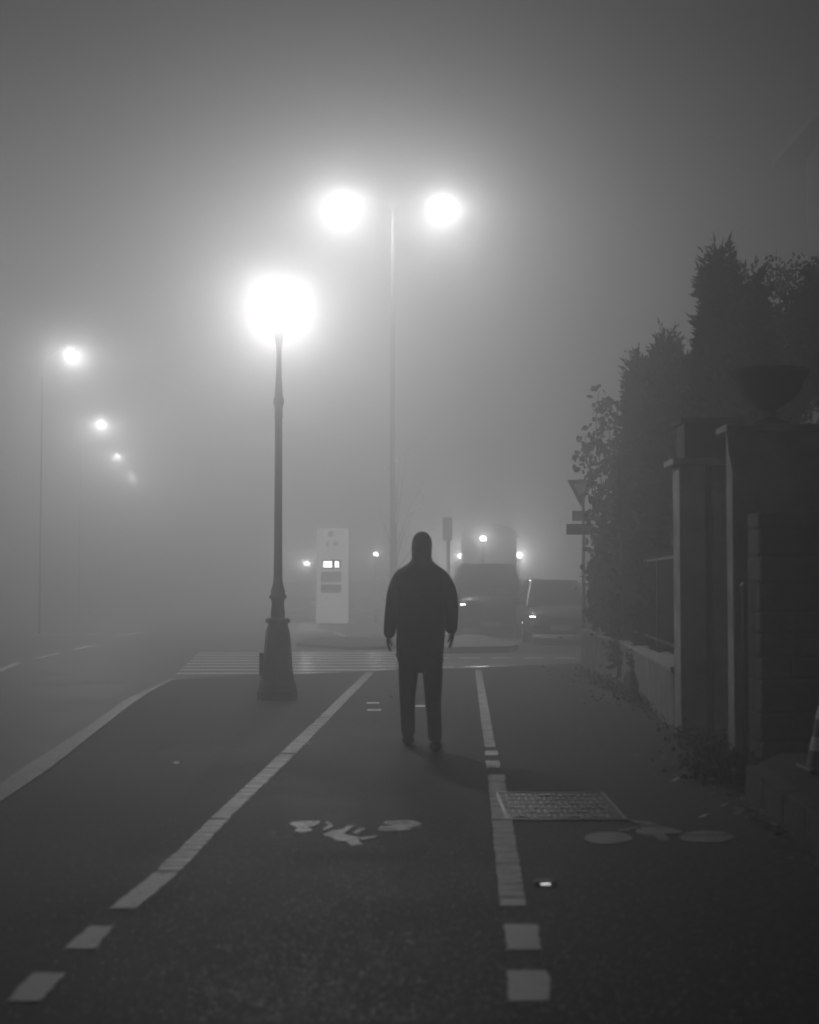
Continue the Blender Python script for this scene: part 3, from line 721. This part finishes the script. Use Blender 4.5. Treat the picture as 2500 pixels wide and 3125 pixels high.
def broadleaf(name, c, rad, n, ls, label, m='leaf', cat='tree', group=None, trunk=True, clumps=26, seed=1, flat=1.0):
    r_ = np.random.default_rng(seed); loc = (c[0], c[1], 0)
    t = empty(name, loc, label, cat, group); cl = []
    for k in range(clumps):
        d = r_.normal(size=3); d /= np.linalg.norm(d); cl.append(np.array(c)+d*np.array(rad)*r_.uniform(.35, 1.0))
    tr = MB(); z0 = 0; base_ = Vector((c[0], c[1], 0)); fork = Vector((c[0], c[1], max(.3, c[2]-rad[2]*.8)))
    if trunk: tr.tube([base_, fork.lerp(base_, .5)+Vector((.03,0,0)), fork], [.11, .09, .08], 8)
    for p in cl[::2]:
        p = Vector(p); tr.tube([fork, fork.lerp(p, .5)+Vector((0,0,.1)), p], [.035, .02, .006], 5)
    tr.build('trunk', 'bark', t)
    V = []; Q = []; k = 0; per = n//clumps
    for p in cl:
        rr = r_.uniform(.16, .34)*min(rad)/.6
        o = r_.normal(size=(per, 3))*rr*.55; C = p+o; D = r_.normal(size=(per, 3)); D[:, 2] -= .3; D /= np.linalg.norm(D, axis=1)[:, None]
        v, f = blades(C, D, r_.uniform(.7, 1.3, per)*ls, r_.uniform(.32, .5, per)*ls); V.append(v); Q.append(f+k); k += len(v)
    mesh_np('crown', np.concatenate(V), np.concatenate(Q), m, t, loc)
    return t
broadleaf('garden_tree', (xof(2405,17), 17, zof(1130,17)), (.47,.5,1.25), 9000, .055, 'dark broad tree behind the urn pillar, its top just right of the conifers', clumps=60, seed=3)
broadleaf('garden_tree', (xof(2530,15.5), 15.5, zof(1000,15.5)), (.36,.5,.85), 7000, .055, 'dark leafy tree cut by the right edge of the picture above the urn', clumps=46, seed=11)
# ivy-like creeper at the far end of the wall, larger round leaves
def creeper():
    r_ = np.random.default_rng(5); Y = 23.2
    loc = (xof(1830, Y), Y, .6); t = empty('climbing_shrub', loc, 'leafy climbing shrub with round leaves just right of the give way sign', 'shrub')
    st_ = MB(); V = []; Q = []; k = 0
    stems = [([(1860,1900),(1845,1600),(1830,1400),(1818,1290),(1828,1195)], 60), ([(1880,1900),(1870,1500),(1860,1300),(1850,1230)], 150),
             ([(1850,1900),(1838,1640),(1815,1480),(1785,1330)], 70), ([(1850,1900),(1836,1700),(1826,1560),(1805,1430),(1770,1380)], 60),
             ([(1830,1950),(1815,1850),(1812,1740),(1826,1660)], 50), ([(1890,1900),(1900,1500),(1905,1250)], 220), ([(1900,1900),(1880,1700),(1870,1420),(1830,1340)], 220),
             ([(1865,1940),(1850,1800),(1840,1650),(1835,1500)], 200), ([(1820,1960),(1830,1850),(1825,1750),(1830,1600)], 90)]
    for pts_, nl in stems:
        nl = int(nl*1.6)
        pp = [A(x, y, Y+r_.uniform(-.4, .4)) for x, y in pts_]
        pp = lerp_list(pp, 16); st_.tube(pp, [.012*(1-i/20)+.002 for i in range(17)], 5)
        for _ in range(nl):
            i = r_.integers(2, 17); p = pp[i]; c = np.array(p) + r_.normal(size=3)*np.array([.10, .14, .09])*(1.4-.05*i)
            d = r_.normal(size=3); d[2] -= .4; d /= np.linalg.norm(d); s_ = np.cross(d, r_.normal(size=3)); s_ /= np.linalg.norm(s_)
            L = r_.uniform(.06, .125); w = L*.5
            V.append(np.array([c, c+d*L*.25+s_*w*.85, c+d*L*.65+s_*w*.9, c+d*L, c+d*L*.65-s_*w*.9, c+d*L*.25-s_*w*.85])); Q.append(np.arange(6)+k); k += 6
    st_.build('stem', 'bark', t)
    mesh_np('foliage', np.concatenate(V), np.array(Q), 'leaf', t, loc)
creeper()
broadleaf('hedge_shrub', (3.22, 21.9, 1.5), (.22,1.3,1.05), 9000, .06, 'dense leafy shrub between the climbing shrub and the first conifer', cat='shrub', trunk=False, clumps=60, seed=21)
broadleaf('hedge_shrub', (3.05, 16.8, 1.25), (.25,1.3,.85), 9000, .06, 'dense leafy shrub filling the railing behind the grooved pillar', cat='shrub', trunk=False, clumps=60, seed=22)
# far sparse tree beside the tall lamp, lamplight painted into its leaf colour
def fartree():
    r_ = np.random.default_rng(9); Y = 46; loc = (xof(1210, Y), Y, ZR)
    t = empty('young_tree', loc, 'sparse young tree with leaves coloured pale as if lamplit beside the tall double lamp', 'tree')
    tr = MB(); V = []; Q = []; k = 0
    root = Vector((loc[0], Y, ZR)); top = A(1205, 1400, Y); tr.tube([root, root.lerp(top, .4), top], [.07, .045, .01], 6)
    tips = [A(*p, Y+r_.uniform(-.5,.5)) for p in ((1222,1365),(1185,1425),(1150,1545),(1170,1640),(1295,1465),(1290,1510),(1240,1400),(1160,1720),(1150,1830),(1260,1560),(1330,1600))]
    for p in tips:
        z = root.z + (p.z-root.z)*.55; a = Vector((root.x+(top.x-root.x)*.55, Y, z)); tr.tube([a, a.lerp(p, .5)+Vector((0,0,.15)), p], [.02, .012, .004], 5)
        for _ in range(26):
            u = r_.random()**.5; c = np.array(a.lerp(p, u)) + r_.normal(size=3)*.09
            d = r_.normal(size=3); d /= np.linalg.norm(d); s_ = np.cross(d, r_.normal(size=3)); s_ /= np.linalg.norm(s_); L = r_.uniform(.07, .15); w = L*.4
            V.append(np.array([c, c+d*L*.5+s_*w, c+d*L, c+d*L*.5-s_*w])); Q.append(np.arange(4)+k); k += 4
    tr.build('trunk', 'bark', t); mesh_np('crown', np.concatenate(V), np.array(Q), 'lamplit_leaf', t, loc)
fartree()
# distant hedge
def hedge(x0, x1, Y, H, label, seed):
    r_ = np.random.default_rng(seed); n = int((x1-x0)*420); loc = ((x0+x1)/2, Y, ZR)
    C = np.stack([r_.uniform(x0, x1, n), Y+r_.normal(size=n)*.35, ZR+H*r_.random(n)**.8*(1+.08*np.sin(r_.random(n)*6))], 1)
    D = r_.normal(size=(n, 3)); D /= np.linalg.norm(D, axis=1)[:, None]
    v, f = blades(C, D, r_.uniform(.1, .28, n), r_.uniform(.06, .12, n)); t = empty('hedge', loc, label, 'hedge')
    MB().box(x0+.1, x1-.1, Y-.25, Y+.25, ZR, ZR+H*.8).build('branches', 'needles', t); mesh_np('foliage', v, f, 'needles', t, loc)
hedge(-5.6, 9.5, 66, 1.3, 'low clipped hedge fading into fog behind the white totem', 31)
# weeds, fallen leaves
def weeds(cx, cy, n, spread, label, name='weeds', seed=3, ls=.05):
    r_ = np.random.default_rng(seed); C = np.stack([cx+r_.normal(size=n)*spread[0], cy+r_.normal(size=n)*spread[1], np.abs(r_.normal(size=n))*spread[2]], 1)
    D = r_.normal(size=(n, 3)); D[:, 2] = np.abs(D[:, 2])*.8; D /= np.linalg.norm(D, axis=1)[:, None]
    v, f = blades(C, D, r_.uniform(.5, 1.4, n)*ls, r_.uniform(.2, .45, n)*ls)
    o = mesh_np(name, v, f, 'leaf', None, (0,0,0)); tag(o, label, 'weeds', kind='stuff')
weeds(2.30, 10.9, 1500, (.13,.35,.07), 'low dark weeds in front of the nearest pillar and metal post')
weeds(2.50, 12.7, 900, (.10,.6,.05), 'weeds at the foot of the grooved pillar', seed=4)
weeds(2.62, 18.6, 900, (.08,2.0,.05), 'grass tufts along the foot of the low wall', seed=5, ls=.06)
def leaves(n, fn, label, seed):
    r_ = np.random.default_rng(seed); V = []; Q = []; k = 0
    for _ in range(n):
        c = np.array(fn(r_)); a = r_.random()*6.28; d = np.array([math.cos(a), math.sin(a), r_.uniform(-.05, .5)]); s_ = np.array([-math.sin(a), math.cos(a), r_.uniform(-.2, .4)])
        L = r_.uniform(.03, .08); w = L*.35; c[2] += .006
        q = np.array([c, c+d*L*.3+s_*w, c+d*L*.7+s_*w*.8, c+d*L, c+d*L*.7-s_*w*.8, c+d*L*.3-s_*w]); q[:, 2] = np.maximum(q[:, 2], c[2]-.001+.002*r_.random(6)); V.append(q); Q.append(np.arange(6)+k); k += 6
    o = mesh_np('fallen_leaves', np.concatenate(V), np.array(Q), 'fallen_leaf', None, (0,0,0)); tag(o, label, 'leaves', kind='stuff')
leaves(190, lambda r: (2.78-abs(r.normal())*.14-.02*max(0,18-0), r.uniform(17, 25), 0), 'fallen leaves along the foot of the low wall', 1)
leaves(90, lambda r: (lambda y: (2.06+(y-7.8)*.05-abs(r.normal())*.07, y, 0))(r.uniform(6.8, 9.8)), 'fallen leaves along the raised verge kerb', 2)
leaves(110, lambda r: (2.2+r.normal()*.22, 11+r.normal()*.6, 0.0), 'fallen leaves around the weeds by the post', 3)
leaves(60, lambda r: (r.uniform(2.3, 3.2), r.uniform(7, 10), .2), 'fallen leaves lying on the raised verge', 4)
leaves(26, lambda r: (r.uniform(-1.8, 2.4), r.uniform(11, 21), 0), 'few leaves scattered over the pavement', 5)

# ------------------------------------------------------------------ the walking person
Yp = 12.6; Kp = F/Yp
pe = empty('person', ((1287-1250)/Kp, Yp, 0), 'person in a dark hooded coat walking away along the cycle path', 'person')
def pp_(px, py, dy=0.0): return Vector(((px-1250)/Kp, Yp+dy, CH-(py-HY)/Kp))
def skin(name, chains, m, parent, subd=2, root=0):
    vs, es, rs = [], [], []; idx = {}
    for ch in chains:
        prev = None
        for p, r in ch:
            key = tuple(round(c, 4) for c in p)
            if key not in idx: idx[key] = len(vs); vs.append(Vector(p)-parent.location); rs.append(r)
            if prev is not None and prev != idx[key]: es.append((prev, idx[key]))
            prev = idx[key]
    me = bpy.data.meshes.new(name); me.from_pydata(vs, es, []); me.materials.append(MATS[m])
    o = bpy.data.objects.new(name, me); S.collection.objects.link(o); o.parent = parent
    md = o.modifiers.new('skin', 'SKIN'); md.use_smooth_shade = True
    if not me.skin_vertices: bpy.context.view_layer.update()
    for i, sv in enumerate(me.skin_vertices[0].data):
        r = rs[i]; sv.radius = r if isinstance(r, tuple) else (r, r); sv.use_root = (i == root)
    sb = o.modifiers.new('subd', 'SUBSURF'); sb.levels = subd; sb.render_levels = subd
    return o
pelvis = pp_(1284, 1990); chest = pp_(1284, 1800); neck = pp_(1286, 1712); head = pp_(1287, 1668, .02); crown = pp_(1287, 1632, .02)
LS, RS = pp_(1222, 1745), pp_(1348, 1747)
LE, RE = pp_(1196, 1850, -.02), pp_(1380, 1838, -.07)
LW, RW = pp_(1184, 1935, .14), pp_(1380, 1922, .02)
LH, RH = pp_(1248, 2010, .02), pp_(1320, 2010, -.02)
LK, RK = pp_(1243, 2138, .20), pp_(1322, 2142, .08)
LA, RA = pp_(1246, 2236, .38), pp_(1328, 2270, -.12)
LA.z = .09; RA.z = .10
def hand(w, s):
    palm = w+Vector((s*-.004, .01, -.055)); out_ = [[(w, (.026,.02)), (palm, (.036,.018))]]
    for k, ln in enumerate((.060, .068, .064, .050)):
        b = palm+Vector((s*.002, -.026+.0175*k, -.035)); m1 = b+Vector((s*-.006, .002, -ln*.5)); m2 = m1+Vector((s*-.018, .004, -ln*.42))
        out_.append([(palm, (.036,.018)), (b, .0105), (m1, .010), (m2, .009)])
    b = palm+Vector((s*-.012, -.038, .005)); out_.append([(palm, (.036,.018)), (b, .011), (b+Vector((s*-.012, -.018, -.03)), .009), (b+Vector((s*-.02, -.02, -.055)), .0075)])
    return out_
body = [[(pelvis, .12), (chest, (.13,.10)), (neck, .055), (head, .078), (crown, .066)],
        [(chest, (.13,.10)), (LS, .055), (LE, .042), (LW, (.026,.02))], [(chest, (.13,.10)), (RS, .055), (RE, .042), (RW, (.026,.02))],
        [(pelvis, .12), (LH, .08), (LK, .055), (LA, .036), (LA+Vector((0,.13,-.05)), .03)], [(pelvis, .12), (RH, .08), (RK, .055), (RA, .036), (RA+Vector((0,.13,-.05)), .03)],
        [(head, .078), (head+Vector((0,.095,-.015)), .014)], [(head, .078), (head+Vector((-.085,.0,0)), .012)], [(head, .078), (head+Vector((.085,.0,0)), .012)]]
skin('body', body + hand(LW, -1) + hand(RW, 1), 'skin', pe)
cm = MB(); NR = 32   # coat: rings from hem to the top of the raised hood, open towards the face
rings = [(2022,1283,.186,.160,0),(1990,1283,.192,.165,0),(1940,1283,.198,.160,0),(1890,1284,.204,.158,0),(1840,1284,.213,.158,0),(1790,1284,.222,.156,-.005),
         (1762,1284,.222,.145,-.005),(1743,1285,.208,.132,-.005),(1730,1286,.158,.114,0),(1718,1287,.104,.104,0),(1706,1287,.080,.100,-.01),
         (1690,1287,.083,.106,-.02),(1670,1287,.086,.108,-.025),(1652,1288,.084,.103,-.03),(1638,1288,.072,.088,-.03),(1627,1288,.048,.06,-.03),(1622,1288,.014,.018,-.03)]
for i, (y_, x_, a_, b_, dy_) in enumerate(rings):
    c = pp_(x_, y_)
    for j in range(NR):
        th = 2*math.pi*j/NR; w = 1 + (.04*math.sin(th*4+i*1.1)+.028*math.sin(th*7-i*1.9)+.015*math.sin(th*3-i*1.7) if i < 7 else .015*math.sin(th*7+i*2.1))
        cm.v.append((c.x+a_*w*math.copysign(abs(math.cos(th))**.9, math.cos(th)), c.y+dy_+b_*w*math.sin(th), c.z))
for i in range(len(rings)-1):
    for j in range(NR): cm.f.append((i*NR+j, i*NR+(j+1)%NR, (i+1)*NR+(j+1)%NR, (i+1)*NR+j))
cm.f.append(tuple((len(rings)-1)*NR+j for j in range(NR)))
cm.build('coat', 'coat', pe, smooth=True, subd=1)
for sx, Sh, El, Wr in ((1, LS, LE, LW), (-1, RS, RE, RW)):
    El = El+Vector((sx*.014, 0, 0)); Wr = Wr+Vector((sx*.006,0,0)); mid_ = Sh.lerp(El, .5)+Vector((-sx*.012,0,0))
    skin('sleeve', [[(Sh+Vector((sx*.055,0,-.03)), .075), (Sh+Vector((sx*.014,0,-.022)), .086), (mid_, .080), (El, .072), (El.lerp(Wr, .5), .064), (Wr+Vector((0,0,-.035)), .050)]], 'coat', pe)
tr_ = [[(pelvis, .13), (LH, .100), (LH.lerp(LK,.55), .084), (LK, .070), (LK.lerp(LA,.5), .066), (LA+Vector((0,0,-.022)), .066)], [(pelvis, .13), (RH, .100), (RH.lerp(RK,.55), .086), (RK, .072), (RK.lerp(RA,.5), .064), (RA+Vector((0,0,-.022)), .066)]]
skin('trousers', tr_, 'trouser', pe)
for an, tilt in ((LA, 0), (RA, 0)):
    skin('shoe', [[(Vector((an.x, an.y-.05, .048)), (.062,.052)), (Vector((an.x, an.y+.04, .050)), (.062,.048)), (Vector((an.x, an.y+.15, .038)), (.054,.036)), (Vector((an.x, an.y+.21, .03)), (.038,.026))]], 'shoe', pe)

# ------------------------------------------------------------------ fog
hz = MB().box(-62, 62, -8, 150, ZR-1, 13.2).build('haze', 'coat')
hm = bpy.data.materials.new('haze'); hm.use_nodes = True; n = hm.node_tree; n.nodes.clear()
o = n.nodes.new('ShaderNodeOutputMaterial'); v = n.nodes.new('ShaderNodeVolumePrincipled')
FOG = ((.030, .02), (.022, .78))       # droplets scatter partly all round, partly forward
ad = n.nodes.new('ShaderNodeAddShader'); n.links.new(ad.outputs[0], o.inputs['Volume'])
for i, (den, ani) in enumerate(FOG):
    if i: v = n.nodes.new('ShaderNodeVolumePrincipled')
    v.inputs['Color'].default_value = (.92, .92, .92, 1); v.inputs['Density'].default_value = den; v.inputs['Anisotropy'].default_value = ani
    n.links.new(v.outputs[0], ad.inputs[i])
hz.data.materials.clear(); hz.data.materials.append(hm)
tag(hz, 'thick night fog filling the whole street', 'fog', kind='stuff')
